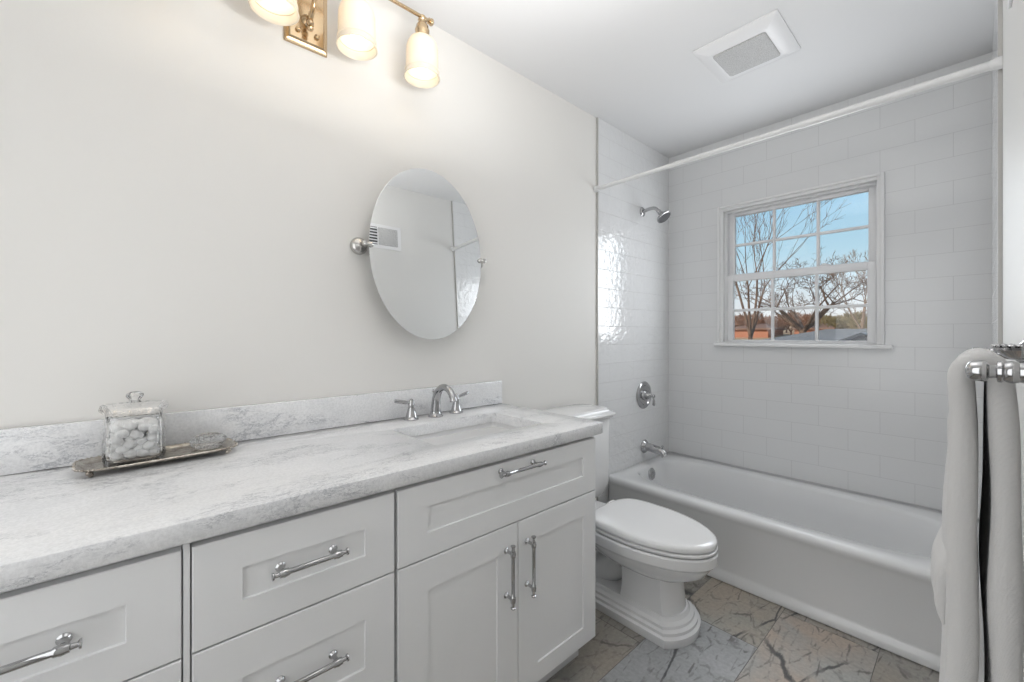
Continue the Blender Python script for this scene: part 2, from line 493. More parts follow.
def pull(c, length, cc, vert):
    """chrome bar pull with collars and flared ends; c centre on the front face"""
    bm = B()
    ax = (0, 0, 1) if vert else (0, 1, 0)
    A = Vector(ax); c = Vector(c); out = Vector((1, 0, 0)); off = 0.030
    h = length/2; k = cc/2
    start = c + out*off - A*h
    prof = [(0, 0.0020), (0.0005, 0.0072), (0.003, 0.0070), (0.005, 0.0040)]
    e = h-k
    prof += [(e-0.009, 0.0046), (e-0.008, 0.0070), (e-0.005, 0.0072), (e, 0.0082), (e+0.005, 0.0072), (e+0.008, 0.0070), (e+0.010, 0.0054)]
    full = prof + [(length-d, r) for d, r in reversed(prof)]
    lathe(bm, start, ax, full, 18)
    for s in (-1, 1):
        p = c + A*(s*k)
        lathe(bm, p, out, [(0, 0.0088), (0.002, 0.0090), (0.005, 0.0062), (0.008, 0.0044), (0.020, 0.0044), (0.026, 0.0060), (0.030, 0.0030)], 18)
    return bm

def cabinet(name, label, y0, y1, layout, endpanel=False):
    t = thing(name, label, 'cabinet', (0, y0, 0))
    O = (0, -y0, 0)
    bm = B()
    add_box(bm, 0.003, BXF, y0, y0+0.016, 0.104, 0.8245); add_box(bm, 0.003, BXF, y1-0.016, y1, 0.104, 0.8245)
    add_box(bm, 0.003, BXF, y0+0.016, y1-0.016, 0.104, 0.120); add_box(bm, 0.003, 0.015, y0+0.016, y1-0.016, 0.120, 0.8245)
    add_box(bm, BXF-0.016, BXF, y0+0.016, y1-0.016, 0.120, 0.8245)
    obj('carcass', bm, M_cab, t, 30, O)
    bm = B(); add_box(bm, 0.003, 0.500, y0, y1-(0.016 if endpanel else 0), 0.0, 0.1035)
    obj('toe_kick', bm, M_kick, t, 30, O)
    for kind, a0, a1, z0, z1, r, hd in layout:
        bm = B(); shaker(bm, a0, a1, z0, z1, *r)
        p = obj(kind, bm, M_cab, t, 20, O)
        if hd:
            x = FX-0.005 if hd[4] == 'in' else FX
            obj('handle', pull((x, hd[0]-y0, hd[1]), hd[2], hd[3], hd[5]), M_chrome, p, 40)
    return t
def drawer_stack(y0, y1):
    ym = (y0+y1)/2
    return [('drawer', y0, y1, 0.630, 0.8125, (0.074, 0.069, 0.062, 0.060), (ym, 0.727, 0.142, 0.100, 'in', False)),
            ('drawer', y0, y1, 0.366, 0.6265, (0.074, 0.069, 0.078, 0.075), (ym, 0.505, 0.142, 0.100, 'in', False)),
            ('drawer', y0, y1, 0.108, 0.3625, (0.074, 0.069, 0.075, 0.070), (ym, 0.245, 0.142, 0.100, 'in', False))]
cabinet('drawer_cabinet', 'white shaker drawer cabinet directly left of the sink cabinet, under the worktop',
        0.0685, 0.4555, drawer_stack(0.0765, 0.4515))
bm = B(); add_box(bm, 0.5535, 0.572, 0.0645, 0.0738, 0.104, 0.8245, 0.0005)
obj('filler_strip', bm, M_cab, bpy.data.objects['drawer_cabinet'], 30, (0, -0.0685, 0))
cabinet('drawer_cabinet', 'white shaker drawer cabinet at the left edge of the photo, furthest from the sink',
        -0.3200, 0.0675, drawer_stack(-0.3120, 0.0620))
cabinet('sink_cabinet', 'white shaker cabinet under the sink with two doors below one wide drawer front', 0.4565, 1.2330,
        [('drawer_front', 0.4600, 1.2200, 0.630, 0.8125, (0.079, 0.071, 0.056, 0.061), (0.840, 0.7905, 0.178, 0.128, 'out', False)),
         ('door', 0.4600, 0.8430, 0.108, 0.6265, (0.081, 0.078, 0.076, 0.064), (0.7965, 0.4945, 0.178, 0.128, 'out', True)),
         ('door', 0.8460, 1.2200, 0.108, 0.6265, (0.081, 0.068, 0.072, 0.060), (0.8790, 0.4945, 0.178, 0.128, 'out', True))], True)

# worktop with sink cut-out
CZ0, CZ1 = 0.8255, 0.8635
SX0, SX1, SY0, SY1 = 0.172, 0.446, 0.642, 1.086
def rr4(x0, x1, y0, y1, rads, z, n=6):
    """rectangle with a radius per corner: (x1,y1), (x0,y1), (x0,y0), (x1,y0)"""
    pts = []
    for (px, py, sx, sy, a0), r in zip(((x1, y1, -1, -1, 0), (x0, y1, 1, -1, 90), (x0, y0, 1, 1, 180), (x1, y0, -1, 1, 270)), rads):
        for k in range(n+1):
            a = R(a0+90*k/n); pts.append((px+sx*r+r*math.cos(a), py+sy*r+r*math.sin(a), z))
    return pts
def orng(i, z): return rr4(0.002+i, 0.585-i, -0.325+i, 1.262-i, (0.018, 0.002, 0.002, 0.002), z)
def irng(i, z): return rr4(SX0-i, SX1+i, SY0-i, SY1+i, (0.014,)*4, z)
bm = B()
loft(bm, [irng(0, CZ0), irng(0, CZ1-0.002), irng(0.0007, CZ1-0.0006), irng(0.002, CZ1), orng(0.004, CZ1), orng(0.0012, CZ1-0.0012), orng(0, CZ1-0.004), orng(0, CZ0+0.003), orng(0.002, CZ0), irng(0, CZ0)], False, False)
bmesh.ops.remove_doubles(bm, verts=bm.verts, dist=1e-6)
tag(obj('countertop', bm, M_quartz, None, 35), 'long white and grey veined stone worktop with a rectangular sink cut-out', 'worktop')
bm = B(); add_box(bm, 0.002, 0.022, -0.325, 1.260, CZ1+0.0005, 0.9665, 0.002)
tag(obj('backsplash', bm, M_quartz, None, 35), 'low grey veined stone upstand along the wall behind the worktop', 'backsplash')

# undermount sink
def rrect(x0, x1, y0, y1, r, z, n=6):
    pts = []
    for cx_, cy_, a0 in ((x1-r, y1-r, 0), (x0+r, y1-r, 90), (x0+r, y0+r, 180), (x1-r, y0+r, 270)):
        for k in range(n+1):
            a = R(a0+90*k/n); pts.append((cx_+r*math.cos(a), cy_+r*math.sin(a), z))
    return pts
sk = thing('sink', 'white rectangular undermount basin set below the worktop cut-out', 'sink', (0.31, 0.864, 0.70))
O = (-0.31, -0.864, -0.70)
bm = B()
d = 0.006
rings = [rrect(SX0-0.03, SX1+0.03, SY0-0.03, SY1+0.03, 0.03, CZ0-0.018),
         rrect(SX0-0.03, SX1+0.03, SY0-0.03, SY1+0.03, 0.03, CZ0-0.0015),
         rrect(SX0-d, SX1+d, SY0-d, SY1+d, 0.022, CZ0-0.0015),
         rrect(SX0-d+0.002, SX1+d-0.002, SY0-d+0.002, SY1+d-0.002, 0.022, CZ0-0.005),
         rrect(SX0+0.004, SX1-0.004, SY0+0.008, SY1-0.008, 0.03, CZ0-0.10),
         rrect(SX0+0.02, SX1-0.02, SY0+0.026, SY1-0.026, 0.04, CZ0-0.128),
         rrect(SX0+0.05, SX1-0.05, SY0+0.07, SY1-0.07, 0.04, CZ0-0.136),
         rrect(0.295, 0.325, 0.849, 0.879, 0.0149, CZ0-0.140)]
loft(bm, rings, True, True)
obj('basin', bm, M_porc, sk, 50, O)
bm = B(); lathe(bm, (0.31, 0.864, CZ0-0.1395), (0, 0, 1), [(0, 0.022), (0.003, 0.0225), (0.004, 0.019), (0.002, 0.014), (0.004, 0.012), (0.006, 0.004)], 24)
obj('drain', bm, M_chrome, sk, 40, O)

# faucet
fc = thing('faucet', 'chrome widespread bathroom faucet with arched spout and two lever handles behind the sink', 'faucet', (0.082, 0.868, CZ1))
bm = B()
lathe(bm, (0, 0, 0), (0, 0, 1), [(0, 0.029), (0.004, 0.0295), (0.008, 0.025), (0.012, 0.0215), (0.02, 0.0195)], 28)
pp = spline([(0, 0, 0.012), (0.002, 0, 0.045), (0.008, 0, 0.078), (0.030, 0, 0.107), (0.064, 0, 0.118), (0.097, 0, 0.108), (0.117, 0, 0.086), (0.122, 0, 0.072)], 6)
n_ = len(pp)
tube(bm, pp, [lin(0.0195, 0.0120, min(1, i/(n_*0.6))) if i < n_*0.85 else lin(0.0120, 0.0140, (i-n_*0.85)/(n_*0.15)) for i in range(n_)], 18)
lathe(bm, (-0.014, 0, 0.078), (-0.2, 0, 1), [(0, 0.003), (0.014, 0.003), (0.016, 0.0055), (0.021, 0.0055), (0.024, 0.003)], 12)
obj('spout', bm, M_chrome, fc, 50)
def faucet_handle(dy, s):
    bm = B()
    lathe(bm, (-0.006, dy, 0), (0, 0, 1), [(0, 0.027), (0.004, 0.0275), (0.008, 0.0235), (0.014, 0.0205), (0.03, 0.0165), (0.048, 0.0115), (0.053, 0.0125), (0.058, 0.0125), (0.062, 0.009), (0.070, 0.0095), (0.076, 0.006), (0.078, 0.001)], 26)
    p = spline([(-0.006, dy+s*0.004, 0.063), (-0.008, dy+s*0.022, 0.066), (-0.012, dy+s*0.044, 0.070), (-0.016, dy+s*0.062, 0.074)], 5)
    m_ = len(p)
    tube(bm, p, [lin(0.0045, 0.0075, math.sin(PI*min(1, i/(m_-1))*0.72)) for i in range(m_)], 14)
    return bm
obj('lever_handle', faucet_handle(-0.100, -1), M_chrome, fc, 50)
obj('lever_handle', faucet_handle(0.100, 1), M_chrome, fc, 50)

# ------------------------------------------------------------ mirror
mr = thing('pivot_mirror', 'frameless oval pivoting mirror on the wall above the sink', 'mirror', (0.055, 0.862, 1.492), (0, R(-2.45), 0))
bm = B()
ring = lambda a, b, x: [(x, a*math.cos(2*PI*k/96), b*math.sin(2*PI*k/96)) for k in range(96)]
loft(bm, [ring(0.246, 0.331, -0.0035), ring(0.2475, 0.3325, -0.0025), ring(0.2475, 0.3325, 0.0008), ring(0.247, 0.332, 0.0010)], True, True)
obj('mirror_glass', bm, M_mirror, mr, 20)
bm = B(); loft(bm, [ring(0.232, 0.309, -0.006), ring(0.232, 0.309, -0.0038)], True, True)
obj('backing', bm, M_mback, mr, 20)
for s in (-1, 1):
    bm = B()
    y = s*0.264
    lathe(bm, (-0.054, y, 0.004), (1, 0, 0), [(0, 0.030), (0.004, 0.031), (0.010, 0.0305), (0.017, 0.027), (0.023, 0.020), (0.027, 0.010), (0.03, 0.0075), (0.048, 0.0075), (0.056, 0.010), (0.062, 0.008), (0.064, 0.001)], 28)
    lathe(bm, (0.003, y+s*0.006, 0.003), (0, -s, 0), [(0, 0.004), (0.004, 0.008), (0.010, 0.005), (0.020, 0.0065), (0.029, 0.0105), (0.036, 0.007), (0.038, 0.001)], 18)
    obj('bracket', bm, M_nickel, mr, 40)

# ------------------------------------------------------------ vanity light
LX = 0.128; LZ = 2.335
vl = thing('vanity_light', 'brass four-lamp wall light with frosted bell shades above the mirror', 'light', (0, 0.424, 2.21))
O = (0, -0.424, -2.21)
bm = B()
def plate_ring(x, i): return [(x, 0.357+i, 2.118+i), (x, 0.489-i, 2.118+i), (x, 0.489-i, 2.318-i), (x, 0.357+i, 2.318-i)]
loft(bm, [plate_ring(0.001, 0), plate_ring(0.008, 0), plate_ring(0.012, 0.006), plate_ring(0.014, 0.012), plate_ring(0.020, 0.016)], True, True)
obj('backplate', bm, M_brass, vl, 20, O)
bm = B()
tube(bm, spline([(0.016, 0.423, 2.20), (0.05, 0.423, 2.19), (0.085, 0.423, 2.215), (0.10, 0.423, 2.27), (LX, 0.423, LZ)], 6), 0.0075, 14)
lathe(bm, (0.018, 0.423, 2.20), (1, 0, 0), [(0, 0.020), (0.006, 0.018), (0.012, 0.011), (0.02, 0.008)], 20)
lathe(bm, (0.05, 0.423, 2.15), (0, 0, 1), [(0, 0.002), (0.004, 0.007), (0.010, 0.010), (0.018, 0.006), (0.022, 0.011), (0.030, 0.011), (0.034, 0.006), (0.06, 0.006)], 18)
for y in (0.395, 0.452): sphere(bm, (0.024, y, 2.16), 0.008)
obj('arm', bm, M_brass, vl, 40, O)
bm = B()
tube(bm, [(LX, 0.035, LZ), (LX, 0.81, LZ)], 0.0065, 14)
for y, s in ((0.81, 1), (0.035, -1)):
    lathe(bm, (LX, y-s*0.004, LZ), (0, s, 0), [(0, 0.006), (0.003, 0.011), (0.006, 0.007), (0.010, 0.012), (0.017, 0.013), (0.022, 0.009), (0.024, 0.001)], 18)
obj('crossbar', bm, M_brass, vl, 40, O)
def lamp_parts(y):
    bm = B()
    lathe(bm, (LX, y, LZ+0.006), (0, 0, -1), [(0, 0.004), (0.004, 0.012), (0.014, 0.010), (0.018, 0.016), (0.022, 0.012), (0.030, 0.011), (0.034, 0.019), (0.040, 0.022), (0.050, 0.023), (0.054, 0.026), (0.060, 0.026), (0.064, 0.024), (0.085, 0.024)], 28)
    obj('socket', bm, M_brass, vl, 40, O)
    T = LZ-0.076
    bm = B()
    outer = [(0, 0.020), (0.003, 0.032), (0.010, 0.0435), (0.022, 0.0515), (0.040, 0.0565), (0.100, 0.0580), (0.120, 0.0585), (0.1215, 0.0615), (0.1245, 0.0615), (0.126, 0.0595), (0.136, 0.0615), (0.146, 0.0645)]
    inner = [(h, r-0.004) for h, r in reversed(outer)]
    inner[-1] = (0.003, 0.018)
    prof = outer + [(0.1475, 0.062)] + inner
    lathe(bm, (LX, y, T), (0, 0, -1), prof, 40, cap0=False, cap1=False)
    sh = obj('lamp_shade', bm, M_shade, vl, 50, O)
    bm = B()
    lathe(bm, (LX, y, T-0.012), (0, 0, -1), [(0, 0.013), (0.020, 0.014), (0.035, 0.019), (0.055, 0.028), (0.072, 0.030), (0.086, 0.026), (0.096, 0.015), (0.099, 0.001)], 24)
    obj('bulb', bm, M_bulb, sh, 60, O)
for y in (0.063, 0.303, 0.543, 0.783): lamp_parts(y)

# ------------------------------------------------------------ ceiling fan, wall register
ef = thing('exhaust_fan', 'square white bathroom exhaust fan cover with grey grille on the ceiling', 'fan', (0.80, 2.016, H))
bm = B()
sqr = lambda h, z: rrect(-h, h, -h, h, 0.006, z, 3)
loft(bm, [sqr(0.166, 0.0), sqr(0.166, -0.006), sqr(0.160, -0.010), sqr(0.135, -0.020), sqr(0.118, -0.026), sqr(0.112, -0.026)], True, True)
obj('cover', bm, M_plast, ef, 20)
M_grille = mat('fan_grille', (0.50, 0.50, 0.51), 0.6); t_ = NT(M_grille)
t_.l(t_.ramp(t_.noise(t_.coord(), 400, 1), [(0.4, 0.40), (0.6, 0.60)]), t_.b.inputs['Base Color'])
bm = B(); loft(bm, [rrect(-0.105, 0.105, -0.105, 0.105, 0.012, -0.0262, 4), rrect(-0.105, 0.105, -0.105, 0.105, 0.012, -0.030, 4), rrect(-0.101, 0.101, -0.101, 0.101, 0.010, -0.032, 4)], True, True)
obj('grille', bm, M_grille, ef, 20)

rg = thing('wall_register', 'white air register with dark slats high on the right wall, seen in the mirror', 'vent', (W, 1.33, 2.03))
bm = B(); add_box(bm, -0.006, -0.0005, -0.19, 0.19, -0.09, 0.09, 0.002); obj('face_plate', bm, M_plast, rg, 30)
bm = B(); add_box(bm, -0.008, -0.0062, -0.16, 0.0, -0.065, 0.065); obj('slot_backing', bm, M_dark, rg, 30)
bm = B()
for k in range(6): add_box(bm, -0.014, -0.0082, -0.16, 0.0, -0.060+k*0.022, -0.053+k*0.022)
obj('slats', bm, M_plast, rg, 30)
bm = B(); add_box(bm, -0.011, -0.0062, 0.010, 0.16, -0.065, 0.065, 0.001); obj('damper_panel', bm, M_grille, rg, 30)

# ------------------------------------------------------------ curtain rod
cr = thing('shower_curtain_rod', 'white telescoping shower curtain rod across the tub opening under the ceiling', 'curtain rod', (0.0, 1.990, 2.020))
bm = B(); tube(bm, [(0.002, 0, 0), (1.03, 0, 0)], 0.0115, 20); obj('inner_tube', bm, M_rod, cr, 40)
bm = B(); tube(bm, [(1.01, 0, 0), (W-0.002, 0, 0)], 0.0140, 20); obj('outer_tube', bm, M_rod, cr, 40)
for x, s in ((0.0006, 1), (W-0.0006, -1)):
    bm = B(); lathe(bm, (x, 0, 0), (s, 0, 0), [(0, 0.019), (0.012, 0.0185), (0.022, 0.016), (0.026, 0.0145)], 24); obj('end_cap', bm, M_rod, cr, 40)

# ------------------------------------------------------------ shower fittings
sh = thing('wall_shower', 'chrome shower head on a curved arm high on the tiled wall', 'shower head', (0.008, 2.488, 1.985))
bm = B(); lathe(bm, (0.0008, 0, 0), (1, 0, 0), [(0, 0.030), (0.003, 0.031), (0.008, 0.026), (0.012, 0.014)], 28); obj('flange', bm, M_chrome, sh, 40)
bm = B(); tube(bm, spline([(0.006, 0, 0), (0.05, 0, 0.008), (0.09, 0.0, 0.004), (0.115, 0, -0.018)], 6), 0.0115, 16); obj('shower_arm', bm, M_chrome, sh, 40)
bm = B()
ax = (0.62, 0.0, -0.78)
sphere(bm, (0.118, 0, -0.022), 0.015)
lathe(bm, (0.120, 0, -0.024), ax, [(0, 0.010), (0.010, 0.015), (0.022, 0.018), (0.030, 0.026), (0.044, 0.044), (0.050, 0.0465), (0.056, 0.0465), (0.058, 0.043), (0.0585, 0.030), (0.0585, 0.0)], 36)
hd = obj('spray_head', bm, M_chrome, sh, 30)
bm = B(); lathe(bm, Vector((0.120, 0, -0.024)) + Vector(ax).normalized()*0.0590, ax, [(0, 0.040), (0.0015, 0.0405), (0.0015, 0.0)], 36); obj('nozzle_plate', bm, M_dark, hd, 30)

sv = thing('shower_valve', 'round chrome shower valve plate with lever on the tiled wall', 'valve', (0.008, 2.505, 0.779))
bm = B(); lathe(bm, (0.0008, 0, 0), (1, 0, 0), [(0, 0.088), (0.003, 0.090), (0.008, 0.086), (0.013, 0.074), (0.014, 0.066), (0.009, 0.060), (0.008, 0.040)], 48); obj('escutcheon', bm, M_chrome, sv, 30)
bm = B(); lathe(bm, (0.009, 0, 0), (1, 0, 0), [(0, 0.034), (0.006, 0.032), (0.012, 0.024), (0.030, 0.021), (0.040, 0.017), (0.044, 0.012), (0.060, 0.009), (0.064, 0.012), (0.070, 0.010), (0.074, 0.003)], 28)
tube(bm, spline([(0.066, 0, 0), (0.070, 0.004, -0.018), (0.070, 0.008, -0.040), (0.068, 0.010, -0.064)], 5), [0.004]*4+[0.005]*4+[0.0075]*4+[0.0085]*3+[0.005], 14)
obj('lever', bm, M_chrome, sv, 40)

ts = thing('tub_spout', 'chrome tub filler spout on the tiled wall above the bath', 'spout', (0.008, 2.512, 0.440))
bm = B(); lathe(bm, (0.0008, 0, 0), (1, 0, 0), [(0, 0.043), (0.004, 0.044), (0.010, 0.041), (0.016, 0.033), (0.022, 0.029)], 28); obj('flange', bm, M_chrome, ts, 40)
bm = B()
p = spline([(0.018, 0, 0), (0.06, 0, -0.002), (0.105, 0, -0.008), (0.132, 0, -0.018), (0.148, 0, -0.036)], 6)
tube(bm, p, [lin(0.0275, 0.0235, i/(len(p)-1)) for i in range(len(p))], 22)
lathe(bm, (0.128, 0, 0.003), (0.1, 0, 1), [(0, 0.004), (0.014, 0.004), (0.018, 0.007), (0.024, 0.006), (0.026, 0.001)], 14)
obj('spout_body', bm, M_chrome, ts, 50)

# ------------------------------------------------------------ bathtub
TB0, TB1 = 2.082, L-0.0015
tb = thing('bathtub', 'white enamelled alcove bathtub with a plain front apron', 'bathtub', (0.77, 2.46, 0))
O = (-0.77, -2.46, 0)
N_ = 96
TX0, TX1 = 0.0095, W-0.0095
RZ = 0.343
def tub_ring(x0, x1, y0, y1, z, ex, zf=None):
    cx_, cy_ = (x0+x1)/2, (y0+y1)/2; a, b = (x1-x0)/2, (y1-y0)/2
    out = []
    for k in range(N_):
        t = 2*PI*k/N_ + PI/N_
        c, s = math.cos(t), math.sin(t)
        out.append((cx_+a*math.copysign(abs(c)**(2/ex), c), cy_+b*math.copysign(abs(s)**(2/ex), s), z))
    return out
def rect_ring(x0, x1, y0, y1, z):
    return tub_ring(x0, x1, y0, y1, z, 60)
bm = B()
rings = [rect_ring(TX0, TX1, TB0+0.012, TB1, 0.002),
         rect_ring(TX0, TX1, TB0+0.000, TB1, 0.004),
         rect_ring(TX0, TX1, TB0+0.000, TB1, 0.030),
         rect_ring(TX0, TX1, TB0+0.012, TB1, 0.044),
         rect_ring(TX0, TX1, TB0+0.016, TB1, 0.060),
         rect_ring(TX0, TX1, TB0+0.014, TB1, 0.285),
         rect_ring(TX0, TX1, TB0+0.006, TB1, 0.303),
         rect_ring(TX0, TX1, TB0+0.001, TB1, 0.318),
         rect_ring(TX0, TX1, TB0+0.004, TB1, 0.333),
         rect_ring(TX0, TX1, TB0+0.014, TB1, RZ-0.002),
         rect_ring(TX0+0.002, TX1-0.002, TB0+0.026, TB1-0.002, RZ),
         tub_ring(0.062, 1.450, TB0+0.075, TB1-0.082, RZ-0.001, 3.6),
         tub_ring(0.071, 1.440, TB0+0.083, TB1-0.090, RZ-0.006, 3.6),
         tub_ring(0.079, 1.425, TB0+0.090, TB1-0.097, RZ-0.020, 3.6),
         tub_ring(0.092, 1.385, TB0+0.100, TB1-0.107, RZ-0.11, 3.6),
         tub_ring(0.115, 1.320, TB0+0.115, TB1-0.120, RZ-0.22, 3.8),
         tub_ring(0.155, 1.250, TB0+0.145, TB1-0.150, RZ-0.275, 4.0),
         tub_ring(0.260, 1.160, TB0+0.22, TB1-0.22, RZ-0.290, 4.0)]
loft(bm, rings, True, True)
obj('tub_shell', bm, M_tub, tb, 60, O)
bm = B(); lathe(bm, (0.0860, 2.470, 0.285), (1, 0, 0.12), [(-0.006, 0.037), (0.003, 0.038), (0.007, 0.034), (0.009, 0.020), (0.0085, 0.012), (0.012, 0.008), (0.013, 0.001)], 30)
obj('overflow_plate', bm, M_chrome, tb, 40, O)
bm = B(); add_box(bm, 0.012, W-0.012, L-0.006, L-0.001, RZ-0.001, RZ+0.005, 0.001)
obj('caulk_line', bm, M_caulk, tb, 30, O)

# ------------------------------------------------------------ toilet
TYC = 1.612
tl = thing('toilet', 'white two-piece elongated toilet with closed lid between vanity and bathtub', 'toilet', (0.40, TYC, 0))
O = (-0.40, 0, 0)
NE = 72
def egg(x0, x1, w, z, xc=0.42, eb=2.6, ef=2.0):
    xm = lin(x0, x1, xc); out = []
    for k in range(NE):
        t = 2*PI*k/NE; c, s = math.cos(t), math.sin(t)
        if c >= 0: x = xm+(x1-xm)*abs(c)**(2/ef); y = w*math.copysign(abs(s)**(2/ef), s)
        else: x = xm-(xm-x0)*abs(c)**(2/eb); y = w*math.copysign(abs(s)**(2/eb), s)
        out.append((x, y, z))
    return out
def octo(x0, x1, w, ch, z):
    """straight sides, crisp crease, bowed front; resampled to NE points"""
    P = [(x0, -w)]
    for k in range(17):
        a = R(-52+104*k/16); q = (math.cos(a)-math.cos(R(52)))/(1-math.cos(R(52)))
        P.append((x1-ch+ch*q, w*math.sin(a)/math.sin(R(52))))
    P.append((x0, w))
    return P_res(P, x0, x1, z)
def P_res(P, x0, x1, z):
    """same vertex layout for every ring: 1 back corner, 17 front points, 1 back corner"""
    out = [(p[0], p[1], z) for p in P]
    return out
bm = B()
rings = [octo(0.16, 0.756, 0.134, 0.060, 0.0), octo(0.16, 0.758, 0.136, 0.060, 0.006), octo(0.16, 0.758, 0.136, 0.060, 0.032), octo(0.165, 0.748, 0.128, 0.058, 0.038),
         octo(0.165, 0.748, 0.128, 0.058, 0.050), octo(0.17, 0.736, 0.118, 0.054, 0.056), octo(0.17, 0.734, 0.116, 0.053, 0.066),
         octo(0.18, 0.720, 0.102, 0.046, 0.074), octo(0.18, 0.712, 0.095, 0.044, 0.088)]
loft(bm, rings)
col = [octo(0.478, 0.706, 0.092, 0.040, 0.080), octo(0.485, 0.698, 0.088, 0.040, 0.15), octo(0.485, 0.698, 0.090, 0.042, 0.21), octo(0.475, 0.705, 0.098, 0.050, 0.27)]
loft(bm, col)
bowl = [egg(0.36, 0.715, 0.100, 0.215, 0.5, 2.2, 2.2), egg(0.33, 0.750, 0.125, 0.232, 0.47, 2.2, 2.1), egg(0.30, 0.790, 0.152, 0.258, 0.45, 2.3), egg(0.28, 0.810, 0.168, 0.288, 0.44, 2.4),
        egg(0.275, 0.817, 0.174, 0.300, 0.43, 2.5), egg(0.27, 0.826, 0.181, 0.306, 0.43, 2.6), egg(0.27, 0.831, 0.184, 0.312, 0.43, 2.6), egg(0.27, 0.832, 0.185, 0.345, 0.43, 2.6), egg(0.275, 0.828, 0.181, 0.3515, 0.43, 2.6)]
loft(bm, bowl)
# trapway behind the column and the deck that carries the tank
tube(bm, spline([(0.40, 0, 0.24), (0.30, 0, 0.26), (0.22, 0, 0.20), (0.20, 0, 0.07)], 6), 0.075, 20)
tube(bm, spline([(0.44, 0.0, 0.20), (0.36, 0.0, 0.12), (0.28, 0, 0.10), (0.22, 0, 0.14)], 6), 0.062, 20)
loft(bm, [rrect(0.06, 0.34, -0.10, 0.10, 0.03, 0.24), rrect(0.04, 0.36, -0.115, 0.115, 0.03, 0.27), rrect(0.035, 0.36, -0.118, 0.118, 0.03, 0.345)])
bmesh.ops.translate(bm, verts=bm.verts, vec=(0, 0, 0))
bowl_o = obj('bowl', bm, M_porc, tl, 27, O)
for s in (-1, 1):
    bm = B(); lathe(bm, (0.335, s*0.108, 0.072), (0, 0, 1), [(0, 0.014), (0.010, 0.013), (0.018, 0.008), (0.020, 0.001)], 16)
    obj('bolt_cap', bm, M_porc, bowl_o, 40, O)
bm = B()
loft(bm, [egg(0.35, 0.798, 0.152, 0.3512, 0.42, 3.2), egg(0.35, 0.798, 0.152, 0.3572, 0.42, 3.2), egg(0.328, 0.828, 0.180, 0.3575, 0.42, 3.2), egg(0.327, 0.830, 0.182, 0.361, 0.42, 3.2), egg(0.327, 0.830, 0.182, 0.3665, 0.42, 3.2), egg(0.330, 0.826, 0.178, 0.3685, 0.42, 3.2), egg(0.345, 0.808, 0.160, 0.3690, 0.42, 3.2)])
obj('seat', bm, M_seat, tl, 50, O)
def lid_ring(i, z): return egg(0.332+i*0.8, 0.828-i, 0.180-i, z, 0.40, 3.6, 2.0)
bm = B()
loft(bm, [lid_ring(0.036, 0.3692), lid_ring(0.036, 0.3745), lid_ring(0.001, 0.3750), lid_ring(0.0, 0.378), lid_ring(0.0, 0.390), lid_ring(0.003, 0.395), lid_ring(0.010, 0.3985), lid_ring(0.022, 0.4000), lid_ring(0.06, 0.4008), lid_ring(0.12, 0.4012)])
obj('lid', bm, M_seat, tl, 60, O)
for s in (-1, 1):
    bm = B(); tube(bm, [(0.318, s*0.075-0.022, 0.376), (0.318, s*0.075+0.022, 0.376)], 0.012, 16); add_box(bm, 0.300, 0.332, s*0.075-0.018, s*0.075+0.018, 0.347, 0.372, 0.003)
    obj('hinge', bm, M_seat, tl, 40, O)
bm = B()
TR = 0.045
loft(bm, [rrect(0.050, 0.185, -0.17, 0.17, 0.05, 0.347), rrect(0.034, 0.212, -0.20, 0.20, 0.05, 0.370), rrect(0.026, 0.224, -0.222, 0.222, TR, 0.420), rrect(0.024, 0.226, -0.226, 0.224, TR, 0.50),
          rrect(0.022, 0.226, -0.228, 0.226, TR, 0.754), rrect(0.026, 0.222, -0.224, 0.222, TR, 0.758)])
obj('tank', bm, M_porc, tl, 50, O)
bm = B()
lr = lambda i, z: rrect(0.018+i*0.3, 0.250-i, -0.252+i, 0.256-i, 0.055, z+0.012, 8)
loft(bm, [lr(0.012, 0.7465), lr(0.010, 0.752), lr(0.002, 0.756), lr(0.0, 0.760), lr(0.002, 0.766), lr(0.010, 0.768), lr(0.012, 0.773), lr(0.020, 0.776), lr(0.024, 0.780), lr(0.026, 0.785), lr(0.034, 0.7885), lr(0.036, 0.7900), lr(0.044, 0.7912)])
obj('tank_lid', bm, M_porc, tl, 30, O)

# ------------------------------------------------------------ things on the worktop
TRX, TRY = 0.108, 0.056
tr = thing('vanity_tray', 'tarnished silver tray with ornate rim on the worktop by the wall', 'tray', (TRX, TRY, CZ1+0.0006), (0, 0, R(4)))
def tray_outline(hx, hy, z, n=112, sc=0.0):
    out = []
    for k in range(n):
        t = 2*PI*k/n; c, s = math.cos(t), math.sin(t)
        e = 3.2
        r_ = 1+sc*0.035*math.cos(4*t+PI) + sc*0.008*math.cos(28*t)
        out.append((hx*r_*math.copysign(abs(c)**(2/e), c), hy*r_*math.copysign(abs(s)**(2/e), s), z))
    return out
bm = B()
loft(bm, [tray_outline(0.050, 0.128, 0.008), tray_outline(0.062, 0.142, 0.009, sc=0.5), tray_outline(0.071, 0.153, 0.0135, sc=1), tray_outline(0.0745, 0.1575, 0.0150, sc=1), tray_outline(0.076, 0.159, 0.0175, sc=1), tray_outline(0.074, 0.157, 0.0195, sc=1),
          tray_outline(0.070, 0.152, 0.0180, sc=1), tray_outline(0.066, 0.146, 0.0145, sc=0.8), tray_outline(0.060, 0.140, 0.0115, sc=0.5), tray_outline(0.055, 0.134, 0.0105), tray_outline(0.03, 0.10, 0.0104)])
for k in range(64):
    t = 2*PI*k/64; q = tray_outline(0.076, 0.159, 0.0182, 64, 1)[k]; sphere(bm, q, 0.0028, u=8, v=6)
obj('plate', bm, M_silver, tr, 60)
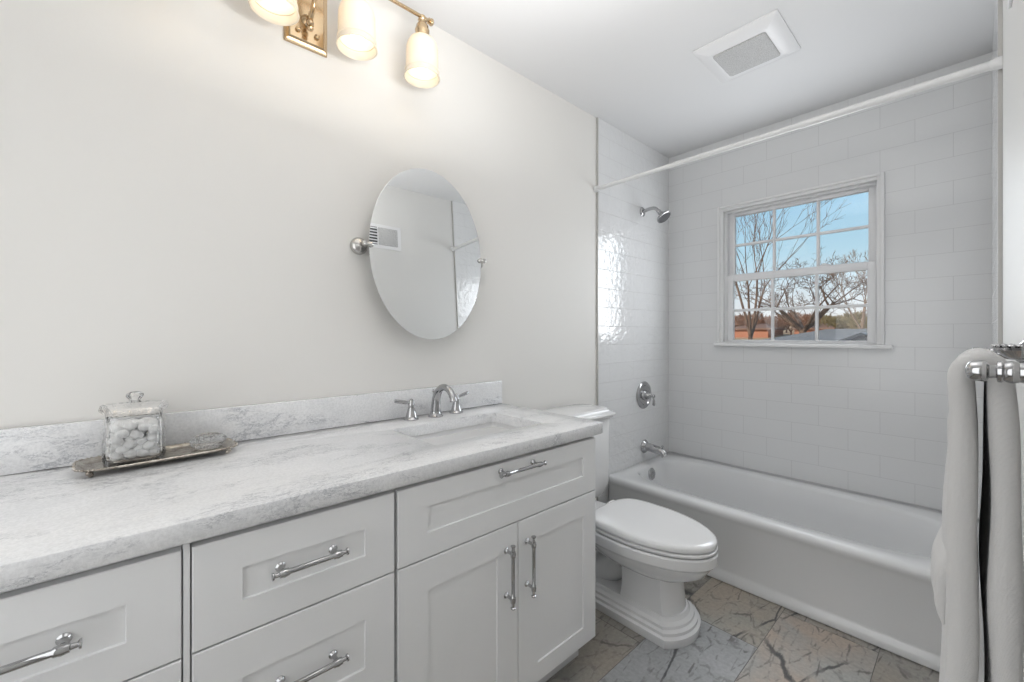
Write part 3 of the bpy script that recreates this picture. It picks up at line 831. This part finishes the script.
for sx in (-1, 1):
    for sy in (-1, 1):
        bm = B(); sphere(bm, (sx*0.052, sy*0.128, 0.0052), 0.0052, u=14, v=10); sphere(bm, (sx*0.055, sy*0.131, 0.010), 0.006, u=14, v=10); obj('foot', bm, M_silver, tr, 60)
TZ = CZ1+0.0006+0.0108

JX, JY = 0.100, 0.005
jr = thing('glass_jar', 'cut-glass jar with flared lid on the silver tray', 'jar', (JX, JY, TZ+0.0006))
def ribbed(bm, prof, n, amp, sq=5.0, flip=False, cap0=True, cap1=True):
    rings = []
    for h, r, a in prof:
        ring = []
        for k in range(n):
            t = 2*PI*k/n; c, s = math.cos(t), math.sin(t)
            rr = r/((abs(c)**sq+abs(s)**sq)**(1/sq))
            rr *= 1+a*amp*(1 if k % 2 else -1)
            ring.append((rr*c, rr*s, h))
        rings.append(ring)
    loft(bm, rings, cap0, cap1)
bm = B()
outer = [(0.0, 0.053, 0), (0.003, 0.0555, 0), (0.010, 0.056, 0.3), (0.016, 0.056, 1), (0.060, 0.0565, 1), (0.066, 0.0565, 0.4), (0.080, 0.057, 1), (0.096, 0.0565, 1), (0.102, 0.054, 0.0), (0.108, 0.0515, 0), (0.114, 0.0515, 0)]
inner = [(0.114, 0.0485, 0), (0.100, 0.0505, 0), (0.06, 0.0525, 0), (0.012, 0.0515, 0), (0.0065, 0.047, 0), (0.006, 0.02, 0)]
ribbed(bm, outer+inner, 64, 0.028)
obj('jar_body', bm, M_cut, jr, 12)
bm = B()
ribbed(bm, [(0.1150, 0.040, 0), (0.1155, 0.052, 0), (0.119, 0.055, 0.6), (0.126, 0.0605, 1), (0.130, 0.0620, 1), (0.133, 0.060, 0.6), (0.134, 0.050, 0.6), (0.137, 0.030, 0.5), (0.141, 0.014, 0)], 60, 0.02, 6.0)
lathe(bm, (0, 0, 0.139), (0, 0, 1), [(0, 0.013), (0.004, 0.009), (0.008, 0.012), (0.014, 0.017), (0.020, 0.016), (0.025, 0.009), (0.027, 0.001)], 12)
obj('jar_lid', bm, M_cut, jr, 12)
random.seed(5)
cb_proto = None
spots = []
for k in range(6000):
    x, y, z = random.uniform(-.0365, .0365), random.uniform(-.0365, .0365), random.uniform(.0175, .088)
    if all((x-a)**2+(y-b)**2+((z-c)*1.35)**2 > 0.0198**2 for a, b, c in spots): spots.append((x, y, z))
for (x, y, z) in spots:
    if cb_proto is None:
        bm = B(); bmesh.ops.create_icosphere(bm, subdivisions=3, radius=0.0135)
        for v in bm.verts:
            nn = noise.noise(v.co*130); v.co *= 1+0.10*nn
        for v in bm.verts: v.co.z *= 0.72
        cb_proto = obj('cotton_ball', bm, M_cotton, None, 60)
        o = cb_proto
    else:
        o = cb_proto.copy(); C.objects.link(o)
    o.location = (JX+x, JY+y, TZ+z)
    o.rotation_euler = (random.uniform(-.5, .5), random.uniform(-.5, .5), random.uniform(0, 6))
    tag(o, 'white cotton puff packed inside the lidded glass jar', 'cotton ball', 'cotton balls in the glass jar')

gd = thing('glass_trinket_box', 'small low round cut-glass box at the right end of the silver tray', 'box', (0.094, 0.152, TZ+0.0006))
bm = B(); ribbed(bm, [(0, 0.026, 0), (0.003, 0.031, 0), (0.010, 0.0365, 1), (0.016, 0.0385, 1), (0.019, 0.0375, 0)], 48, 0.035, 2.0); obj('base', bm, M_cut, gd, 12)
bm = B(); ribbed(bm, [(0.0195, 0.0375, 0), (0.021, 0.0395, 1), (0.026, 0.0375, 1), (0.032, 0.031, 1), (0.037, 0.020, 1), (0.040, 0.008, 0), (0.0405, 0.001, 0)], 48, 0.045, 2.0); obj('lid', bm, M_cut, gd, 12)

# ------------------------------------------------------------ towel bar and towel
BX = 1.4822; BZ = 1.1515
tbar = thing('towel_bar', 'chrome towel bar with ball end on the right wall by the camera', 'towel bar', (W, 0.50, BZ))
O = (-W, -0.50, -BZ)
bm = B()
tube(bm, [(BX, 0.495, BZ), (BX, 0.975, BZ)], 0.0058, 20)
obj('bar', bm, M_chrome, tbar, 40, O)
for y in (0.49, 0.98):
    bm = B()
    lathe(bm, (BX-0.0075, y, BZ), (1, 0, 0), [(0, 0.002), (0.001, 0.0055), (0.003, 0.0075), (0.0085, 0.0082), (0.011, 0.0078), (0.0125, 0.0055), (0.016, 0.0050), (0.0165, 0.0078), (0.0185, 0.0084), (0.020, 0.0070), (0.022, 0.0082), (0.0245, 0.0086), (0.027, 0.0078), (0.0275, 0.0074), (0.045, 0.0100), (0.052, 0.018), (0.060, 0.028), (0.0675, 0.030)], 32)
    obj('post', bm, M_chrome, tbar, 40, O)

def cloth(bm, path, y0, y1, ny=44, edge=0.009, wav=0.0022):
    """thick folded cloth: path = (x, z, half thickness) along the middle of the cloth, extruded along y with rounded ends"""
    rings = []
    n = len(path)
    nor = []
    for i in range(n):
        a = path[max(0, i-1)]; b = path[min(n-1, i+1)]
        t = Vector((b[0]-a[0], b[1]-a[1])).normalized(); nor.append(Vector((-t.y, t.x)))
    tot = y1-y0
    for j in range(ny+1):
        f = 0.5-0.5*math.cos(PI*j/ny); y = lin(y0, y1, f)
        de = min(f, 1-f)*tot
        q = math.sqrt(max(0.0, 1-max(0.0, 1-de/edge)**2)); q = max(q, 0.06)
        A = []; Bk = []
        for i, (x, z, h) in enumerate(path):
            drop = max(0.0, BZ-z)
            dx = wav*math.sin((y-y0)*38+drop*7)*min(1, drop*6)+0.0012*noise.noise(Vector((y*16, z*7, x*9)))
            tip = 1.0
            if i < 3 or i > n-4: k_ = min(i, n-1-i); tip = (0.35, 0.7, 0.92)[k_]
            hh = h*q*tip*(1+0.14*noise.noise(Vector((y*20+5, z*10, x*40))))
            A.append((x+dx+nor[i].x*hh, y, z+nor[i].y*hh)); Bk.append((x+dx-nor[i].x*hh, y, z-nor[i].y*hh))
        rings.append(A+Bk[::-1])
    loft(bm, rings)
tw = thing('towel', 'white terry hand towel folded over the chrome towel bar', 'towel', (BX, 0.58, BZ-0.4))
O = (-BX, -0.58, -(BZ-0.4))
ZB = 0.70
path = []
for k in range(41):
    f = 1-k/40; z = lin(BZ-0.010, ZB, f); path.append((1.4712-0.0045*f**1.5+0.0009*math.sin(f*15), z, 0.0083+0.0035*f))
for k in range(1, 12):
    a = PI-PI*k/12; path.append((1.4828+0.0118*math.cos(a), BZ-0.009+0.0165*math.sin(a), lin(0.0083, 0.0068, math.sin(a))))
for k in range(41):
    f = k/40; z = lin(BZ-0.010, ZB, f); path.append((1.4944+0.0016*f+0.0008*math.sin(f*12), z, 0.0083+0.0018*f+0.0006*math.sin(f*19)))
bm = B(); cloth(bm, path, 0.524, 0.700)
obj('fold', bm, M_towel, tw, 75, O)
# second layer behind the room-side drop, its corner turned out lower down
path = []
for k in range(34):
    g_ = k/33; z = lin(BZ-0.035, 0.912, g_)
    fl = 0.003*max(0, g_-0.35)+0.0085*(0.5-0.5*math.cos(PI*min(1, max(0, g_-0.64)/0.18)))
    path.append((1.4682-fl, z, 0.0068))
bm = B(); cloth(bm, path, 0.556, 0.690, 30)
obj('turned_edge', bm, M_towel, tw, 75, O)

sd = thing('soap_dish', 'chrome wall dish with beaded rim behind the towel at the right edge', 'dish', (W, 0.74, 1.165))
bm = B()
lathe(bm, (-0.0225, 0, -0.014), (0, 0, 1), [(0, 0.002), (0.001, 0.008), (0.004, 0.013), (0.009, 0.0185), (0.011, 0.021), (0.014, 0.0215), (0.0145, 0.019), (0.011, 0.016), (0.008, 0.002)], 36)
obj('dish', bm, M_chrome, sd, 40)
bm = B(); lathe(bm, (-0.0225, 0, 0.0006), (0, 0, 1), [(0, 0.0185), (0.0012, 0.0205), (0.0024, 0.0195), (0.0020, 0.0180)], 36)
for k in range(20):
    a = 2*PI*k/20; sphere(bm, (-0.0225+0.0205*math.cos(a), 0.0205*math.sin(a), 0.0018), 0.0023, u=10, v=8)
obj('beading', bm, M_chrome, sd, 60)
bm = B(); lathe(bm, (-0.0008, 0, -0.020), (-1, 0, 0), [(0, 0.012), (0.002, 0.012), (0.004, 0.006), (0.018, 0.005), (0.024, 0.004)], 20)
obj('mount', bm, M_chrome, sd, 40)

# ------------------------------------------------------------ outside
GZ = -3.2
def gz(y):
    for (a, p), (b, q) in zip(GP, GP[1:]):
        if a <= y <= b: return lin(p, q, (y-a)/(b-a))
    return GP[-1][1]
GP = ((3.2, GZ), (14, GZ), (30, -1.4), (46, 0.5), (60, 1.2), (80, 1.6), (110, 2.4), (150, 4.2), (260, 4.0))
def ground_mat():
    m = mat('leafy_lawn', (0.34, 0.22, 0.13), 1.0, **{'Specular IOR Level': 0.05}); t = NT(m); v = t.coord()
    t.l(t.ramp(t.noise(v, 0.35, 6, 0.65), [(0.35, (0.50, 0.24, 0.13)), (0.5, (0.44, 0.29, 0.17)), (0.65, (0.32, 0.28, 0.16))]), t.b.inputs['Base Color'])
    return m
bm = B()
loft(bm, [[(x, y, z+(0.8*noise.noise(Vector((x*0.03, y*0.02, 0))) if y > 100 else 0)) for x in range(-220, 80, 6)] for y, z in GP], False, False, closed=False)
struct('lawn_ground', bm, ground_mat(), 60)
M_bark = mat('bark', (0.13, 0.09, 0.065), 0.9, **{'Specular IOR Level': 0.05}); t_ = NT(M_bark)
t_.l(t_.ramp(t_.noise(t_.coord(), 5, 4), [(0.35, (0.10, 0.065, 0.05)), (0.65, (0.22, 0.15, 0.11))]), t_.b.inputs['Base Color'])
M_bark2 = mat('pale_bark', (0.26, 0.19, 0.14), 0.9, **{'Specular IOR Level': 0.05})
M_twig = mat('russet_twigs', (0.27, 0.15, 0.10), 1.0, **{'Specular IOR Level': 0.05})
M_twig2 = mat('olive_twigs', (0.25, 0.20, 0.10), 1.0, **{'Specular IOR Level': 0.05})

def tree_mesh(seed, trunk, first, trunk_r, depth=6, spread=34, nseg=3, nch=(2, 3), minr=0.006, ratio=(0.66, 0.86), k0=4):
    rnd = random.Random(seed); bm = B()
    def grow(p, d, ln, r, lvl):
        pts = [p.copy()]; q = p.copy(); dd = d.copy(); rr = [r]; w = .05 if lvl == 0 else .14
        for s in range(nseg):
            dd = (dd + Vector((rnd.uniform(-w, w), rnd.uniform(-w, w), rnd.uniform(-.03, .09)))).normalized()
            q = q + dd*(ln/nseg); pts.append(q.copy()); rr.append(r*(1-(0.12 if lvl == 0 else 0.35)*(s+1)/nseg))
        tube(bm, pts, rr, 7 if lvl < 2 else (4 if lvl < 4 else 3), False)
        if lvl >= depth: return
        k = rnd.randint(*nch) if lvl > 0 else k0
        az = rnd.uniform(0, 2*PI)
        for i in range(k):
            a = az+2*PI*i/k+rnd.uniform(-.4, .4); tilt = R(rnd.uniform(spread*0.55, spread*1.25))
            _, u, v = frame_of(dd)
            nd = (dd*math.cos(tilt)+(u*math.cos(a)+v*math.sin(a))*math.sin(tilt)).normalized()
            nd = (nd+Vector((0, 0, 0.10))).normalized()
            L_ = first*rnd.uniform(0.8, 1.15) if lvl == 0 else ln*rnd.uniform(*ratio)
            grow(q-dd*min(0.05, ln*0.1), nd, L_, max(minr, rr[-1]*rnd.uniform(0.55, 0.72)), lvl+1)
        if lvl > 0:
            for e in range(2):
                if rnd.random() < 0.6:
                    m_ = pts[rnd.randint(1, nseg-1)]
                    nd = (dd+Vector((rnd.uniform(-.8, .8), rnd.uniform(-.8, .8), rnd.uniform(0, .5)))).normalized()
                    grow(m_, nd, ln*0.55, max(minr, rr[-1]*0.4), min(depth, lvl+2))
    grow(Vector((0, 0, -0.1)), Vector((0, 0, 1)), trunk, trunk_r, 0)
    return bm
def at_px(u, y):
    k = (u-512)/419.5; s, c = math.sin(0.835), math.cos(0.835)
    return 1.48 + y*(k*c-s)/(c+k*s)
t1 = obj('bare_tree', tree_mesh(31, 4.3, 2.2, 0.105, 6, 26, minr=0.006, ratio=(0.66, 0.86), k0=4), M_bark, None, 60)
t1.location = (at_px(757, 15), 15, gz(15)); t1.scale = (0.72, 0.72, 1.0); tag(t1, 'tall bare tree with upright forked trunk behind the left window panes', 'tree')
t2 = obj('bare_tree', tree_mesh(52, 4.5, 1.35, 0.13, 6, 60, minr=0.006, ratio=(0.52, 0.70), k0=6), M_bark, None, 60)
t2.location = (at_px(796, 18), 18, gz(18)-0.3); tag(t2, 'low wide spreading bare tree behind the middle window panes', 'tree')
t3 = obj('bare_tree', tree_mesh(9, 3.2, 1.7, 0.10, 6, 24, minr=0.009, ratio=(0.52, 0.72), k0=3), M_bark2, None, 60)
t3.location = (at_px(860, 30), 30, gz(30)-0.3); tag(t3, 'slender pale bare tree behind the right window panes', 'tree')

# distant leafless thicket on the horizon: individual small trees
rnd = random.Random(3)
meshes = []
for i, mt in enumerate((M_twig, M_twig2)):
    meshes.append(obj('thicket_tree', tree_mesh(20+i, 0.7, 1.0, 0.12, 4, 44, nch=(3, 4), minr=0.04, ratio=(0.65, 0.85)), mt, None, 60))
first = [True, True]
for k in range(34):
    u = 722 + k*4.9 + rnd.uniform(-1, 1); i = 0 if u < 812 else 1
    y = (56, 68)[k % 2] + rnd.uniform(-2, 2)
    if first[i]: o = meshes[i]; first[i] = False
    else: o = meshes[i].copy(); C.objects.link(o)
    o.location = (at_px(u, y), y, gz(y)-0.1); sc = rnd.uniform(0.62, 0.9)*(y/60); o.scale = (sc, sc, sc)
    o.rotation_euler = (0, 0, rnd.uniform(0, 6))
    tag(o, ('reddish bare tree in the far thicket behind the left and middle window panes' if i == 0 else 'olive-brown bare tree in the far thicket behind the right window panes'), 'tree',
        'reddish trees of the far thicket' if i == 0 else 'olive-brown trees of the far thicket')
# neighbour's house with grey shingle roof
M_shingle = mat('grey_shingles', (0.36, 0.37, 0.37), 0.9, **{'Specular IOR Level': 0.05}); t_ = NT(M_shingle)
t_.l(t_.ramp(t_.noise(t_.coord(scale=(1, 1, 3)), 9, 3, 0.7), [(0.3, (0.17, 0.165, 0.155)), (0.7, (0.29, 0.28, 0.26))]), t_.b.inputs['Base Color'])
M_siding = mat('pale_siding', (0.36, 0.37, 0.38), 0.8)
M_gdark = mat('dark_gable_vent', (0.07, 0.08, 0.10), 0.7)
def house(name, label, xc, y, w, dpt, zr, ze, m_wall=M_siding, m_roof=M_shingle, base=GZ):
    h = thing(name, label, 'house', (xc, y, base))
    zr -= base; ze -= base
    bm = B(); add_box(bm, -w/2+0.3, w/2-0.3, 0.3, dpt-0.3, 0.0, ze)
    obj('wall', bm, m_wall, h, 0)
    bm = B()
    a = [(-w/2, 0, ze-0.05), (w/2, 0, ze-0.05), (w/2-1.5, dpt/2, zr), (-w/2+1.5, dpt/2, zr)]
    b = [(-w/2, dpt, ze-0.05), (w/2, dpt, ze-0.05)]
    v = [bm.verts.new(p) for p in a+b]
    u_ = [bm.verts.new((p[0], p[1], p[2]+0.15)) for p in a+b]
    for q in ((0, 1, 2, 3), (4, 3, 2, 5), (0, 3, 4), (1, 5, 2)):
        bm.faces.new([u_[i] for i in q]); bm.faces.new([v[i] for i in reversed(q)])
    for i, j in ((0, 1), (1, 5), (5, 4), (4, 0)): bm.faces.new((v[i], v[j], u_[j], u_[i]))
    obj('roof', bm, m_roof, h, 0)
    return h
nh = house('neighbour_house', 'house with grey shingle roof low behind the right window panes', -0.75, 13.0, 4.9, 7.0, 1.20, 0.80)
# cross gable with a dark front
bm = B()
g0 = [(-0.75, -0.15, 4.08), (0.75, -0.15, 4.08), (0, -0.15, 4.42)]; g1 = [(-0.75, 3.0, 4.08), (0.75, 3.0, 4.08), (0, 3.0, 4.42)]
v = [bm.verts.new(p) for p in g0+g1]
for q in ((0, 2, 5, 3), (1, 4, 5, 2)): bm.faces.new([v[i] for i in q])
r_ = bmesh.ops.solidify(bm, geom=list(bm.faces), thickness=0.05)
obj('cross_gable_roof', bm, M_siding, nh, 0, (0.40, 0, 0))
bm = B(); v = [bm.verts.new(p) for p in [(-0.68, 0.02, 4.02), (0.68, 0.02, 4.02), (0, 0.02, 4.36), (-0.68, 0.12, 4.02), (0.68, 0.12, 4.02), (0, 0.12, 4.36)]]
for q in ((0, 1, 2), (5, 4, 3), (0, 3, 4, 1), (1, 4, 5, 2), (2, 5, 3, 0)): bm.faces.new([v[i] for i in q])
obj('gable_front', bm, M_gdark, nh, 0, (0.40, 0, 0))
M_brick = mat('red_brick', (0.42, 0.19, 0.12), 0.9, **{'Specular IOR Level': 0.05})
M_roofbr = mat('brown_shingles', (0.24, 0.15, 0.11), 0.9, **{'Specular IOR Level': 0.05})
for (u, y, w, lb) in ((748, 52, 4.5, 'far low brick house behind the left window panes'), (812, 54, 4.0, 'far low brick house behind the middle window panes, right of the forked tree')):
    b0 = gz(y)-0.3
    house('brick_house', lb, at_px(u, y), y, w, 6, 2.3, 1.75, M_brick, M_roofbr, b0)
